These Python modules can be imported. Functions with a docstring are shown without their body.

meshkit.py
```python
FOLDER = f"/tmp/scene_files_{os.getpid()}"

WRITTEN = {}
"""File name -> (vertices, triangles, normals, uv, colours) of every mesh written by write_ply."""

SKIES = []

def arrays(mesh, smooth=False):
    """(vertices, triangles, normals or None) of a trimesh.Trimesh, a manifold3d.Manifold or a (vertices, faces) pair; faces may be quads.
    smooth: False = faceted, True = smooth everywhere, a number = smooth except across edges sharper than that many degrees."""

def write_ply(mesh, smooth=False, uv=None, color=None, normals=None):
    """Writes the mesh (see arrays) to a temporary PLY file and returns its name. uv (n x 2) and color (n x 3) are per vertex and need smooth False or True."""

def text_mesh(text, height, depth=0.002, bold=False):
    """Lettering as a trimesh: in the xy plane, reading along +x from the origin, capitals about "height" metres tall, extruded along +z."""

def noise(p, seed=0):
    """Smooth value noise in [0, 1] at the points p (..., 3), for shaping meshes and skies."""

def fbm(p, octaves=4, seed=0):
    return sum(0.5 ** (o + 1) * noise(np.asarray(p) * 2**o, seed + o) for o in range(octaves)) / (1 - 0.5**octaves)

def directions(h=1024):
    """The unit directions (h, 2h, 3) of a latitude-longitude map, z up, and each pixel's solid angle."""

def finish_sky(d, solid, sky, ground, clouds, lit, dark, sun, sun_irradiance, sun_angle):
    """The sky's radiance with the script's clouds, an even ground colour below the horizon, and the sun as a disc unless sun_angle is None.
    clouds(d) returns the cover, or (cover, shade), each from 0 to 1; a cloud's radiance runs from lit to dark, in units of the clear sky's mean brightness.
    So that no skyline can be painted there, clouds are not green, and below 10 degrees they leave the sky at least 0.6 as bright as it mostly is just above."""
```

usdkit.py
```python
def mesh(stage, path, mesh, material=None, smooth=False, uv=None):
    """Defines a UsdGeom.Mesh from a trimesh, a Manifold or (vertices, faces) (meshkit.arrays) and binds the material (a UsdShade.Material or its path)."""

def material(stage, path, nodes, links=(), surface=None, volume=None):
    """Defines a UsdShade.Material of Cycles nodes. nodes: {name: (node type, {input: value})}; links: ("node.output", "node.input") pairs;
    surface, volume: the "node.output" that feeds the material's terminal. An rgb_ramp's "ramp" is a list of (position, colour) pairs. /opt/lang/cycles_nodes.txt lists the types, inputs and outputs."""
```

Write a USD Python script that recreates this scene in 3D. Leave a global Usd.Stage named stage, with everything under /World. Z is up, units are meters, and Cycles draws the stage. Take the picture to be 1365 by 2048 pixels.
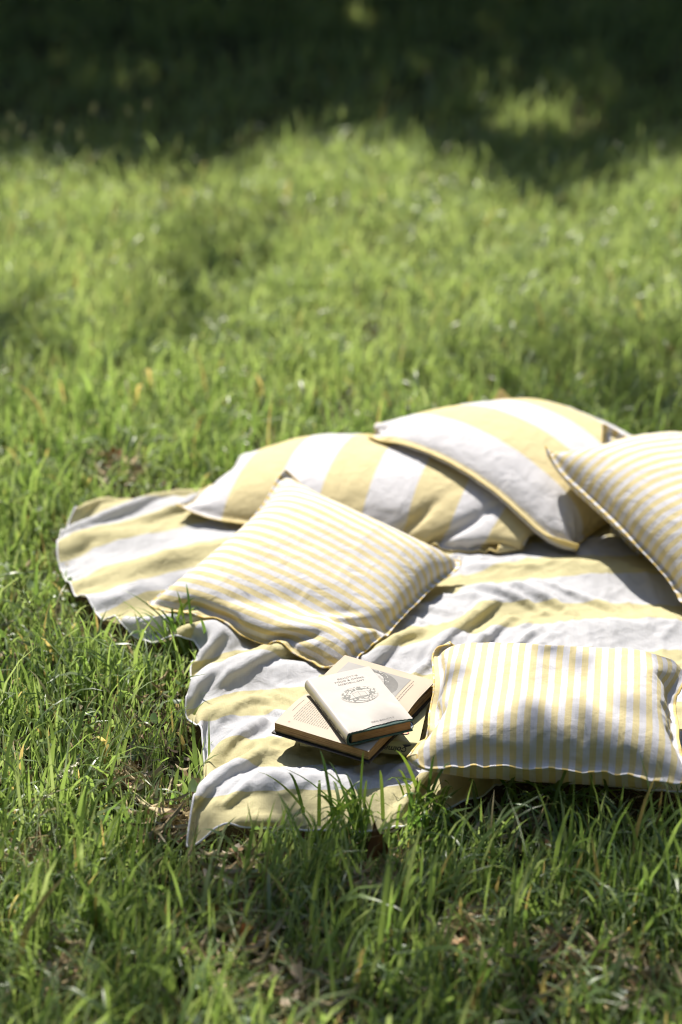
import math, random
import numpy as np
import trimesh
import usdkit
import meshkit
from scipy import ndimage
from scipy.spatial import cKDTree
from shapely import geometry as sg
from pxr import Usd, UsdGeom, UsdLux, UsdShade, Gf, Sdf, Vt

random.seed(7)
rng = np.random.default_rng(7)
stage = Usd.Stage.CreateInMemory()
UsdGeom.SetStageUpAxis(stage, 'Z')
UsdGeom.SetStageMetersPerUnit(stage, 1.0)
W = UsdGeom.Xform.Define(stage, '/World')
stage.SetDefaultPrim(W.GetPrim())
UsdGeom.Scope.Define(stage, '/World/Looks')

# ------------------------------------------------------------------ camera, sky, sun, exposure
CAM_H, PITCH, FPX = 1.82, math.radians(26.6), 3982.0      # eye height, downward pitch, focal length in photo pixels
cam = UsdGeom.Camera.Define(stage, '/World/camera')
cam.AddTranslateOp().Set(Gf.Vec3d(0, 0, CAM_H))
cam.AddRotateXOp().Set(90 - math.degrees(PITCH))
cam.CreateHorizontalApertureAttr(24.0)
cam.CreateVerticalApertureAttr(36.0)
cam.CreateFocalLengthAttr(FPX * 24.0 / 1365.0)
cam.CreateFStopAttr(1.8)
cam.CreateFocusDistanceAttr(3.22)
cam.CreateExposureAttr(1.1)
SUN_EL, SUN_AZ = math.radians(54), math.radians(-20)       # azimuth from +y towards +x
SUNDIR = np.array([math.cos(SUN_EL) * math.sin(SUN_AZ), math.cos(SUN_EL) * math.cos(SUN_AZ), math.sin(SUN_EL)])
sun = UsdLux.DistantLight.Define(stage, '/World/sun')
sun.CreateIntensityAttr(1.15)
sun.CreateAngleAttr(0.53)
sun.CreateNormalizeAttr(True)
sun.CreateColorAttr(Gf.Vec3f(1.0, 0.94, 0.85))
sun.AddRotateXYZOp().Set(Gf.Vec3f(math.degrees(math.pi / 2 - SUN_EL), 0, -math.degrees(SUN_AZ) + 180 - 0))
sky = UsdLux.DomeLight.Define(stage, '/World/sky')
sky.GetPrim().SetCustomDataByKey('kind', 'structure')
skym = usdkit.material(stage, '/World/Looks/sky_air', {
    's': ('sky_texture', {'sky_type': 'single_scattering', 'sun_disc': False, 'sun_elevation': SUN_EL, 'sun_rotation': SUN_AZ}),
    'b': ('background_shader', {'strength': 0.115})}, [('s.color', 'b.color')], surface='b.background')
UsdShade.MaterialBindingAPI.Apply(sky.GetPrim()).Bind(skym)


def at(px, py, z):
    """the point of the place at height z that the photograph shows at pixel (px, py)"""
    x, y = (px - 682.5) / FPX, -(py - 1024) / FPX
    c, s = math.cos(PITCH), math.sin(PITCH)
    d = np.array([x, c + y * s, -s + y * c])
    return d * (z - CAM_H) / d[2] + [0, 0, CAM_H]


# ------------------------------------------------------------------ helpers
taken = {}


def numbered(parent, name):
    k = (parent, name)
    n = taken.get(k, 0)
    taken[k] = n + 1
    return name if n == 0 else f'{name}_{n:03d}'


def tag(p, label=None, cat=None, group=None, kind=None):
    for k, v in (('label', label), ('category', cat), ('group', group), ('kind', kind)):
        if v:
            p.SetCustomDataByKey(k, v)
    return p


def thing(name, label=None, cat=None, group=None, kind=None, loc=None):
    x = UsdGeom.Xform.Define(stage, '/World/' + numbered('/World', name))
    if loc is not None:
        x.AddTranslateOp().Set(Gf.Vec3d(*map(float, loc)))
    return tag(x.GetPrim(), label, cat, group, kind)


def obj(name, mesh, mat, parent=None, smooth=False, uv=None, col=None, label=None):
    base = str(parent.GetPath()) if parent is not None else '/World'
    off = np.zeros(3)
    if parent is not None:
        off = np.array(UsdGeom.XformCache().GetLocalToWorldTransform(parent).ExtractTranslation())
    v, f, n = meshkit.arrays(mesh, smooth)
    path = base + '/' + numbered(base, name)
    m = UsdGeom.Mesh.Define(stage, path)
    m.CreatePointsAttr(Vt.Vec3fArray.FromNumpy((v - off).astype(np.float32)))
    m.CreateFaceVertexCountsAttr(Vt.IntArray.FromNumpy(np.full(len(f), 3, np.int32)))
    m.CreateFaceVertexIndicesAttr(Vt.IntArray.FromNumpy(f.astype(np.int32).ravel()))
    m.CreateSubdivisionSchemeAttr('none')
    if n is not None:
        m.CreateNormalsAttr(Vt.Vec3fArray.FromNumpy(n.astype(np.float32)))
        m.SetNormalsInterpolation('vertex')
    api = UsdGeom.PrimvarsAPI(m)
    if uv is not None:
        api.CreatePrimvar('st', Sdf.ValueTypeNames.TexCoord2fArray, 'vertex').Set(Vt.Vec2fArray.FromNumpy(np.asarray(uv, np.float32)))
    if col is not None:
        api.CreatePrimvar('col', Sdf.ValueTypeNames.Color3fArray, 'vertex').Set(Vt.Vec3fArray.FromNumpy(np.asarray(col, np.float32)))
    UsdShade.MaterialBindingAPI.Apply(m.GetPrim()).Bind(mat)
    if label:
        m.GetPrim().SetCustomDataByKey('label', label)
    return m.GetPrim()


def fbm(p, octaves=4, seed=0):
    p = np.asarray(p, float)
    out, a, tot = 0, 1.0, 0
    for o in range(octaves):
        out = out + a * (meshkit.noise(p * 2 ** o + 17.3 * o, seed + o) - .5)
        tot += a
        a *= .5
    return out / tot * 2


def fb2(x, y, s, seed=0, octaves=3):
    return fbm(np.stack([np.asarray(x) * s, np.asarray(y) * s, np.zeros_like(np.asarray(x, float)) + .37], -1), octaves, seed)


def grid_faces(nu, nv):
    i = np.arange(nu * nv).reshape(nu, nv)
    a, b, c, d = i[:-1, :-1].ravel(), i[1:, :-1].ravel(), i[1:, 1:].ravel(), i[:-1, 1:].ravel()
    return np.vstack([np.stack([a, b, c], 1), np.stack([a, c, d], 1)])


def tube(pts, r, n=6, closed=False):
    pts = np.asarray(pts, float)
    r = np.broadcast_to(r, (len(pts),))
    t = (np.roll(pts, -1, 0) - np.roll(pts, 1, 0)) if closed else np.gradient(pts, axis=0)
    t /= np.maximum(np.linalg.norm(t, axis=1, keepdims=True), 1e-9)
    up = np.where(np.abs(t[:, 2:3]) > .95, [[1., 0, 0]], [[0, 0, 1.]])
    a = np.cross(t, up)
    a /= np.maximum(np.linalg.norm(a, axis=1, keepdims=True), 1e-9)
    b = np.cross(a, t)
    th = np.linspace(0, 2 * np.pi, n, endpoint=False)
    v = pts[:, None] + r[:, None, None] * (np.cos(th)[None, :, None] * a[:, None] + np.sin(th)[None, :, None] * b[:, None])
    m = len(pts)
    f = []
    ii = np.arange(m if closed else m - 1)
    for k in range(n):
        k2 = (k + 1) % n
        p, q, s, u = ii * n + k, ((ii + 1) % m) * n + k, ((ii + 1) % m) * n + k2, ii * n + k2
        f += [np.stack([p, s, q], 1), np.stack([p, u, s], 1)]
    return v.reshape(-1, 3), np.vstack(f)


def join(parts):
    vs, fs, n = [], [], 0
    for v, f in parts:
        vs.append(v)
        fs.append(np.asarray(f) + n)
        n += len(v)
    return np.vstack(vs), np.vstack(fs)


def slab(poly_xy, z0, z1):
    m = trimesh.creation.extrude_polygon(sg.Polygon(poly_xy), z1 - z0, engine='earcut')
    m.apply_translation([0, 0, z0])
    return np.array(m.vertices), np.array(m.faces)


# ------------------------------------------------------------------ materials
def stripe_cloth(name, period, duty, yellow, white, transl, bump=.35, shift=0.0):
    """woven linen with yarn-dyed bands across the second cloth coordinate; all in metres of cloth"""
    n = {
        'st': ('attribute', {'attribute': 'st'}),
        'xyz': ('separate_xyz', {}),
        'wob': ('noise_texture', {'scale': 60.0, 'detail': 2.0}),
        'wobs': ('math', {'math_type': 'multiply_add', 'value2': 0.0016, 'value3': shift - 0.0008}),
        'add': ('math', {'math_type': 'add'}),
        'div': ('math', {'math_type': 'divide', 'value2': period}),
        'fr': ('math', {'math_type': 'fraction'}),
        'ramp': ('rgb_ramp', {'ramp': [(0, (1, 1, 1)), (duty - .012 / max(period / .02, 1), (1, 1, 1)), (duty, (0, 0, 0)), (1 - .012, (0, 0, 0)), (1, (1, 1, 1))]}),
        'map1': ('mapping', {'scale': (25, 900, 1)}), 'n1': ('noise_texture', {'scale': 1.0, 'detail': 3.0}),
        'map2': ('mapping', {'scale': (900, 25, 1)}), 'n2': ('noise_texture', {'scale': 1.0, 'detail': 3.0}),
        'thr': ('math', {'math_type': 'add'}),
        'mr': ('map_range', {'from_min': .6, 'from_max': 1.4, 'to_min': .88, 'to_max': 1.08}),
        'wash': ('noise_texture', {'scale': 9.0, 'detail': 4.0, 'roughness': .6}),
        'wmr': ('map_range', {'from_min': .3, 'from_max': .7, 'to_min': .93, 'to_max': 1.04}),
        'mm': ('math', {'math_type': 'multiply'}),
        'mix': ('mix_color', {'a': white, 'b': yellow}),
        'mul': ('vector_math', {'math_type': 'scale'}),
        'bn': ('noise_texture', {'scale': 140.0, 'detail': 3.0}),
        'hsum': ('math', {'math_type': 'multiply_add', 'value2': .5}),
        'bump': ('bump', {'strength': bump, 'distance': .0012}),
        'cr': ('noise_texture', {'scale': 30.0, 'detail': 5.0, 'roughness': .55, 'distortion': .6}), 'crb': ('bump', {'strength': .65, 'distance': .006}),
        'p': ('principled_bsdf', {'roughness': .85, 'specular_ior_level': .2, 'sheen_weight': .12, 'sheen_roughness': .5}),
        'tr': ('translucent_bsdf', {}),
        'mc': ('mix_closure', {'fac': transl})}
    l = [('st.vector', 'xyz.vector'), ('st.vector', 'wob.vector'), ('wob.fac', 'wobs.value1'), ('xyz.y', 'add.value1'), ('wobs.value', 'add.value2'),
         ('add.value', 'div.value1'), ('div.value', 'fr.value1'), ('fr.value', 'ramp.fac'), ('ramp.color', 'mix.fac'),
         ('st.vector', 'map1.vector'), ('st.vector', 'map2.vector'), ('map1.vector', 'n1.vector'), ('map2.vector', 'n2.vector'),
         ('n1.fac', 'thr.value1'), ('n2.fac', 'thr.value2'), ('thr.value', 'mr.value'), ('st.vector', 'wash.vector'), ('wash.fac', 'wmr.value'),
         ('mr.result', 'mm.value1'), ('wmr.result', 'mm.value2'), ('mix.result', 'mul.vector1'), ('mm.value', 'mul.scale'),
         ('mul.vector', 'p.base_color'), ('mul.vector', 'tr.color'), ('st.vector', 'bn.vector'), ('bn.fac', 'hsum.value1'), ('thr.value', 'hsum.value3'),
         ('hsum.value', 'bump.height'), ('st.vector', 'cr.vector'), ('cr.fac', 'crb.height'), ('crb.normal', 'bump.normal'), ('bump.normal', 'p.normal'), ('p.BSDF', 'mc.closure1'), ('tr.BSDF', 'mc.closure2')]
    return usdkit.material(stage, '/World/Looks/' + name, n, l, surface='mc.closure')


def plain(name, color, rough=.6, var=.12, scale=40, spec=.4, bump=0.0):
    n = {'g': ('geometry', {}), 'n': ('noise_texture', {'scale': float(scale), 'detail': 4.0}),
         'mr': ('map_range', {'from_min': .25, 'from_max': .75, 'to_min': 1 - var, 'to_max': 1 + var}),
         'm': ('vector_math', {'math_type': 'scale', 'vector1': color}),
         'p': ('principled_bsdf', {'roughness': rough, 'specular_ior_level': spec})}
    l = [('g.position', 'n.vector'), ('n.fac', 'mr.value'), ('mr.result', 'm.scale'), ('m.vector', 'p.base_color')]
    if bump:
        n['b'] = ('bump', {'strength': bump, 'distance': .001})
        l += [('n.fac', 'b.height'), ('b.normal', 'p.normal')]
    return usdkit.material(stage, '/World/Looks/' + name, n, l, surface='p.BSDF')


def vertex_coloured(name, rough=.5, transl=0.0, spec=.5, tcol=(1, 1, 1)):
    n = {'a': ('attribute', {'attribute': 'col'}), 'p': ('principled_bsdf', {'roughness': rough, 'specular_ior_level': spec, **({'sheen_weight': .45, 'sheen_roughness': .4, 'sheen_tint': (.9, 1, .75)} if name == 'grass_blade' else {})})}
    l = [('a.color', 'p.base_color')]
    if not transl:
        return usdkit.material(stage, '/World/Looks/' + name, n, l, surface='p.BSDF')
    n |= {'k': ('mix_color', {'blend_type': 'multiply', 'fac': 1.0, 'b': tcol, 'use_clamp': False}), 't': ('translucent_bsdf', {}), 'mc': ('mix_closure', {'fac': transl})}
    l += [('a.color', 'k.a'), ('k.result', 't.color'), ('p.BSDF', 'mc.closure1'), ('t.BSDF', 'mc.closure2')]
    return usdkit.material(stage, '/World/Looks/' + name, n, l, surface='mc.closure')


M = {}
YEL, WHI = (.65, .555, .305), (.62, .61, .63)
M['blanket'] = stripe_cloth('blanket_linen', .178, .5, (.62, .56, .315), (.61, .61, .63), .34)
M['narrow'] = stripe_cloth('narrow_stripe_linen', .0205, .5, YEL, WHI, .18)
M['wide'] = stripe_cloth('wide_stripe_linen', .178, .5, (.65, .555, .31), WHI, .18)
M['hem'] = plain('white_hem_thread', (.64, .63, .65), .85, .08, 300, .2)
M['seam_mixed'] = stripe_cloth('overlock_thread', .0205, .5, (.64, .47, .16), (.64, .63, .65), .05)
M['seam_yellow'] = plain('yellow_overlock', (.64, .50, .20), .85, .15, 300, .2)
M['grass'] = vertex_coloured('grass_blade', .38, .5, .8, (1.94, 1.86, 1.14))
M['litter'] = vertex_coloured('dry_litter', .7, .15, .3)
M['leafcanopy'] = usdkit.material(stage, '/World/Looks/tree_leaf', {
    'p': ('principled_bsdf', {'base_color': (.045, .085, .02), 'roughness': .5}), 't': ('translucent_bsdf', {'color': (.06, .12, .015)}), 'mc': ('mix_closure', {'fac': .3})},
    [('p.BSDF', 'mc.closure1'), ('t.BSDF', 'mc.closure2')], surface='mc.closure')
M['bark'] = plain('bark', (.10, .075, .05), .9, .35, 14, .2, .8)
M['soil'] = usdkit.material(stage, '/World/Looks/soil', {
    'g': ('geometry', {}), 'n': ('noise_texture', {'scale': 7.0, 'detail': 8.0, 'roughness': .65}), 'n2': ('noise_texture', {'scale': 160.0, 'detail': 4.0}),
    'r': ('rgb_ramp', {'ramp': [(.25, (.020, .016, .008)), (.5, (.045, .035, .018)), (.75, (.045, .055, .02))]}),
    'b': ('bump', {'strength': .8, 'distance': .01}), 'p': ('principled_bsdf', {'roughness': .95, 'specular_ior_level': .1})},
    [('g.position', 'n.vector'), ('g.position', 'n2.vector'), ('n.fac', 'r.fac'), ('r.color', 'p.base_color'), ('n2.fac', 'b.height'), ('b.normal', 'p.normal')], surface='p.BSDF')
M['print'] = vertex_coloured('printed_paper', .55, 0, .35)
M['ink'] = plain('black_ink', (.03, .03, .03), .6, .1, 50)
M['faint_ink'] = plain('grey_ink', (.16, .15, .14), .6, .1, 50)
M['text_ink'] = plain('book_text_ink', (.12, .095, .07), .6, .2, 90)
M['red_ink'] = plain('red_ink', (.55, .16, .12), .6, .1, 50)
M['blue_ink'] = plain('pale_blue_print', (.45, .56, .62), .6, .1, 50)
M['page'] = plain('cream_page', (.40, .345, .275), .7, .05, 12, .25)
M['page_warm'] = plain('warm_cream_page', (.38, .315, .24), .7, .05, 12, .25)
M['jacket'] = plain('off_white_jacket', (.34, .315, .285), .5, .05, 25, .4)
M['green_board'] = plain('green_cloth_board', (.035, .085, .07), .6, .2, 200, .4)
M['dark_board'] = plain('dark_book_board', (.018, .014, .013), .5, .3, 60, .4)
M['spine_gold'] = plain('olive_spine_print', (.42, .38, .24), .5, .1, 60)
M['yellow_cover'] = plain('pale_yellow_cover', (.40, .37, .19), .35, .05, 20, .5)
M['cover_white'] = plain('white_label_print', (.40, .385, .375), .35, .04, 20, .5)


def edge_paper(name, c1, c2):
    n = {'g': ('geometry', {}), 'mp': ('mapping', {'scale': (6, 6, 900)}), 'n': ('noise_texture', {'scale': 1.0, 'detail': 3.0, 'roughness': .7}),
         'n2': ('noise_texture', {'scale': 60.0, 'detail': 3.0}), 'ad': ('math', {'math_type': 'multiply_add', 'value2': .25}),
         'r': ('rgb_ramp', {'ramp': [(.42, c1), (.72, c2)]}), 'b': ('bump', {'strength': .5, 'distance': .0006}),
         'p': ('principled_bsdf', {'roughness': .8, 'specular_ior_level': .2})}
    l = [('g.position', 'mp.vector'), ('mp.vector', 'n.vector'), ('g.position', 'n2.vector'), ('n2.fac', 'ad.value1'), ('n.fac', 'ad.value3'), ('ad.value', 'r.fac'),
         ('r.color', 'p.base_color'), ('n.fac', 'b.height'), ('b.normal', 'p.normal')]
    return usdkit.material(stage, '/World/Looks/' + name, n, l, surface='p.BSDF')


M['edges_old'] = edge_paper('browned_page_edges', (.13, .065, .025), (.42, .26, .11))
M['edges_tan'] = edge_paper('tan_page_edges', (.22, .10, .04), (.42, .24, .11))
M['edges_cream'] = edge_paper('cream_page_edges', (.35, .28, .18), (.70, .60, .45))

# ------------------------------------------------------------------ ground and outlines
def lin(*pts, z=.05):
    return np.array([at(px, py, z) for px, py in pts])


def resample(p, n):
    p = np.asarray(p, float)
    s = np.r_[0, np.cumsum(np.linalg.norm(np.diff(p, axis=0), axis=1))]
    t = np.linspace(0, s[-1], n)
    return np.stack([np.interp(t, s, p[:, k]) for k in range(p.shape[1])], 1)


def ground_z(x, y):
    return .018 * fb2(x, y, 1.6, 3, 3) + .006 * fb2(x, y, 9, 4, 2)


gx = np.unique(np.concatenate([np.linspace(-3.5, 3.5, 141), np.sign(np.linspace(-1, 1, 41)) * (3.5 + 180 * np.abs(np.linspace(-1, 1, 41)) ** 3)]))
gy = np.unique(np.concatenate([np.linspace(.5, 12, 231), 12 + 180 * np.linspace(0, 1, 24) ** 3, .5 - 150 * np.linspace(0, 1, 20) ** 3]))
GX, GY = np.meshgrid(gx, gy, indexing='ij')
near = np.clip(1 - (np.hypot(GX, GY - 5) - 8) / 20, 0, 1)
gv = np.stack([GX, GY, ground_z(GX, GY) * near - .02], -1).reshape(-1, 3)
tag(obj('ground', (gv, grid_faces(len(gx), len(gy))), M['soil'], smooth=True), 'dark soil ground under the grass', kind='structure')

# ------------------------------------------------------------------ cloth simulation
DIAG = math.sqrt(2)


def relax(P, du, dv, stretch=1.0, shear=.5, bend=.15, far=0.0):
    """one sweep of distance constraints over P[layer, u, v, xyz]; dv may vary along u"""
    nu, nv = P.shape[1:3]
    dv = np.broadcast_to(np.asarray(dv, float).reshape(1, -1, 1, 1), (1, nu, 1, 1))
    du = np.broadcast_to(np.asarray(du, float).reshape(1, 1, -1, 1), (1, 1, nv, 1))

    def go(a, b, d, k, only=None):
        e = b - a
        L = np.sqrt((e * e).sum(-1, keepdims=True)) + 1e-12
        c = (L - d) / L
        if only == 'short':
            c = np.minimum(c, 0)
        e *= c * (.5 * k)
        a += e
        b -= e
    for s in (0, 1):
        m = (nu - s) // 2 * 2
        go(P[:, s:s + m:2], P[:, s + 1:s + m:2][:, :m // 2], du, stretch)
        m = (nv - s) // 2 * 2
        go(P[:, :, s:s + m:2], P[:, :, s + 1:s + m:2][:, :, :m // 2], dv, stretch)
    dd = np.sqrt(du * du + dv * dv)
    for s in (0, 1):
        m = (nu - s) // 2
        A, B = P[:, s:s + 2 * m:2], P[:, s + 1:s + 2 * m:2]
        d = dd[:, s:s + 2 * m:2]
        go(A[:, :, :-1], B[:, :, 1:], d[:, :, :-1], shear)
        go(A[:, :, 1:], B[:, :, :-1], d[:, :, 1:], shear)
    for step, k in ((2, bend), (5, far)):
        if k <= 0:
            continue
        q = step * (1.0 if step == 2 else .97)
        for ax in (1, 2):
            n = P.shape[ax]
            for s in (0, 1):
                idx = np.arange(n - step)
                idx = idx[(idx // step) % 2 == s]
                if ax == 1:
                    a, b = P[:, idx].copy(), P[:, idx + step].copy()
                    go(a, b, du * q, k, 'short')
                    P[:, idx], P[:, idx + step] = a, b
                else:
                    a, b = P[:, :, idx].copy(), P[:, :, idx + step].copy()
                    go(a, b, dv * q, k, 'short')
                    P[:, :, idx], P[:, :, idx + step] = a, b


# height map of everything that lies there so far, for resting one thing on another
HX0, HY0, HD = -1.2, 1.8, .008
HN = (380, 340)
hx = HX0 + HD * np.arange(HN[0])
hy = HY0 + HD * np.arange(HN[1])
HMX, HMY = np.meshgrid(hx, hy, indexing='ij')


def hsample(H, x, y):
    return ndimage.map_coordinates(H, [(x - HX0) / HD, (y - HY0) / HD], order=1, mode='nearest')


def rasterize(v, f, H, fn=np.maximum):
    """fold the upper surface of a mesh into the height map"""
    tri = v[f]
    e = [np.linalg.norm(tri[:, a] - tri[:, b], axis=1).max() for a, b in ((0, 1), (1, 2), (2, 0))]
    n = int(min(max(2, math.ceil(max(e) / HD * 1.3)), 40))
    for i in range(n + 1):
        for j in range(n + 1 - i):
            w = np.array([i, j, n - i - j]) / n
            p = tri[:, 0] * w[0] + tri[:, 1] * w[1] + tri[:, 2] * w[2]
            ix, iy = np.rint((p[:, 0] - HX0) / HD).astype(int), np.rint((p[:, 1] - HY0) / HD).astype(int)
            ok = (ix >= 0) & (ix < HN[0]) & (iy >= 0) & (iy < HN[1])
            fn.at(H, (ix[ok], iy[ok]), p[ok, 2])
    return H


# the blanket: outline traced on the ground, cloth a little larger than its outline, laid over tussocks and pressed under the books
left = lin((372, 1667), (395, 1590), (412, 1515), (404, 1462), (370, 1408), (384, 1352), (381, 1322), (402, 1288), (388, 1276), (335, 1275), (262, 1252), (196, 1212), (145, 1160), (112, 1098), (116, 1066), (136, 1030), (172, 1002))
front = np.vstack([lin((372, 1667), (450, 1642), (535, 1629), (620, 1634), (700, 1642), (800, 1630), (880, 1596), (940, 1588), (1010, 1548), (1075, 1530), (1180, 1550), (1365, 1562)), [[.95, 2.62, .05]]])
back = np.vstack([lin((172, 1002), (300, 978), (415, 962), (560, 940), (800, 910), (1000, 895), (1340, 884)), [[1.02, 3.93, .05]]])
NU, NV = 126, 128
LU, LV = 1.50, 1.44
LVU = np.interp(np.linspace(0, 1, NU), [0, .25, .55, 1], [LV, 1.36, 1.25, 1.25])
LUV = np.interp(np.linspace(0, 1, NV), [0, .12, .5, 1], [1.24, 1.33, 1.45, 1.56])
du, dv = (LUV / (NU - 1))[None, None, :, None], (LVU / (NV - 1))[None, :, None, None]
F, B_, L_ = resample(front, NU), resample(back, NU), resample(left, NV)
R_ = resample(np.array([front[-1], [1.05, 3.2, .05], back[-1]]), NV)
u, v = np.meshgrid(np.linspace(0, 1, NU), np.linspace(0, 1, NV), indexing='ij')
U, V = u[..., None], v[..., None]
C = (1 - V) * F[:, None] + V * B_[:, None] + (1 - U) * L_[None] + U * R_[None] - ((1 - U) * (1 - V) * F[0] + U * (1 - V) * F[-1] + (1 - U) * V * B_[0] + U * V * B_[-1])
book_mid = at(715, 1410, .05)


def bump(x, y, px, py, rx, ry, h, ang=0):
    c = at(px, py, .05)
    dx, dy = x - c[0], y - c[1]
    ca, sa = math.cos(ang), math.sin(ang)
    a, b = (ca * dx + sa * dy) / rx, (-sa * dx + ca * dy) / ry
    return h * np.exp(-(a * a + b * b))


def tussocks(x, y):
    z = ground_z(x, y) + .032 + .010 * fb2(x, y, 5, 11, 2)
    for b in ((455, 1350, .05, .035, .040, .4), (440, 1420, .07, .025, .022, .6), (395, 1600, .03, .05, .018, 0), (560, 1560, .14, .03, .018, .1), (770, 1570, .10, .03, .012, -.1),
              (420, 1270, .05, .03, .045, -.5), (330, 1110, .10, .03, .028, .5), (215, 1060, .10, .04, .022, .2), (265, 1180, .07, .03, .025, .3),
              (1080, 1525, .09, .05, .020, 0), (1000, 1180, .16, .05, .022, .35), (1180, 1130, .20, .04, .018, -.2), (1250, 1235, .2, .04, .018, .1), (900, 1290, .06, .035, .022, .6),
              (820, 1300, .05, .03, .020, .3), (560, 1330, .06, .03, .02, .2), (200, 1003, .12, .03, .015, .2), (500, 1490, .05, .03, .012, 0)):
        z = z + bump(x, y, *b)
    d = np.hypot((x - book_mid[0]) / .19, (y - book_mid[1]) / .19)
    flat = np.clip(1.6 - d * 1.25, 0, 1)
    return z * (1 - flat) + np.minimum(z, .045) * flat, flat


P = C[None].copy()
z0, _ = tussocks(P[0, ..., 0], P[0, ..., 1])
P[0, ..., 2] = z0 + .004 + .011 * fb2(P[0, ..., 0] * .8 + P[0, ..., 1] * .25, P[0, ..., 1] * 1.6, 6.5, 21, 3)
T0 = P.copy()
prev = P.copy()
de = np.minimum.reduce([u * LU, (1 - u) * LU, v * LV, (1 - v) * LV])
EDGE_SAG = np.clip(1 - de / .07, 0, 1) * (.014 + .006 * fb2(u * LU, v * LV, 10, 35, 2))
edge = np.zeros((NU, NV), bool)
edge[0], edge[-1], edge[:, 0], edge[:, -1] = True, True, True, True
for it in range(170):
    vel = (P - prev) * .82
    prev = P.copy()
    P += vel
    P[..., 2] -= .00025
    for k in range(2):
        relax(P, du, dv, 1, .35, .35, .10)
        P[0][edge, :2] += (T0[0][edge, :2] - P[0][edge, :2]) * .55
    zg, flat = tussocks(P[0, ..., 0], P[0, ..., 1])
    zg = zg - EDGE_SAG
    low = P[0, ..., 2] < zg
    P[0, ..., 2] = np.where(low, zg, P[0, ..., 2])
    P[0, ..., 2] = np.where((flat > .98) & (P[0, ..., 2] > .049), .049, P[0, ..., 2])
    P[0, ..., 2] = np.minimum(P[0, ..., 2], zg + .028)
    prev[0][low, :2] += (P[0][low, :2] - prev[0][low, :2]) * .7
up = 2
bl = np.stack([ndimage.zoom(P[0, ..., k], (up, up), order=3, mode='nearest', grid_mode=False) for k in range(3)], -1)
nu2, nv2 = bl.shape[:2]
uu, vv = np.meshgrid(np.linspace(0, LU, nu2), np.linspace(0, LV, nv2), indexing='ij')
def creases(x, y, s, seed, sharp=9):
    """thin raised fold lines, as on linen that was packed away"""
    wx, wy = x + .03 * fb2(x, y, 9, seed + 1, 2), y + .03 * fb2(x, y, 9, seed + 2, 2)
    a = (1 - np.abs(fb2(wx, wy * .55, s, seed, 2))) ** sharp
    b = (1 - np.abs(fb2(wx * .6, wy, s * 1.15, seed + 5, 2))) ** sharp
    m = np.clip(.5 + 1.5 * fb2(x, y, 5, seed + 7, 2), 0, 1)
    return a * m + b * (1 - m)


bl[..., 2] += .0050 * (creases(uu, vv, 9, 301) - .25) + .0030 * (creases(uu, vv, 21, 311) - .25)
bl[..., 2] += .0016 * fb2(uu, vv, 26, 31, 3) + .0008 * fb2(uu * 2.2, vv * .8, 60, 32, 2)
bv, bf = bl.reshape(-1, 3), grid_faces(nu2, nv2)
buv = np.stack([uu, vv / LV * np.interp(uu / LU, np.linspace(0, 1, NU), LVU) * 1.05 + .001], -1).reshape(-1, 2)
blanket = thing('picnic_blanket', 'large yellow and white broad striped linen blanket spread on the grass', 'blanket', loc=bv[bv[:, 2].argmin()] * [1, 1, 0])
obj('cloth', (bv, bf), M['blanket'], blanket, smooth=True, uv=buv)
ring = np.vstack([bl[:, 0], bl[-1, 1:], bl[-2::-1, -1], bl[0, -2:0:-1]])
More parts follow.
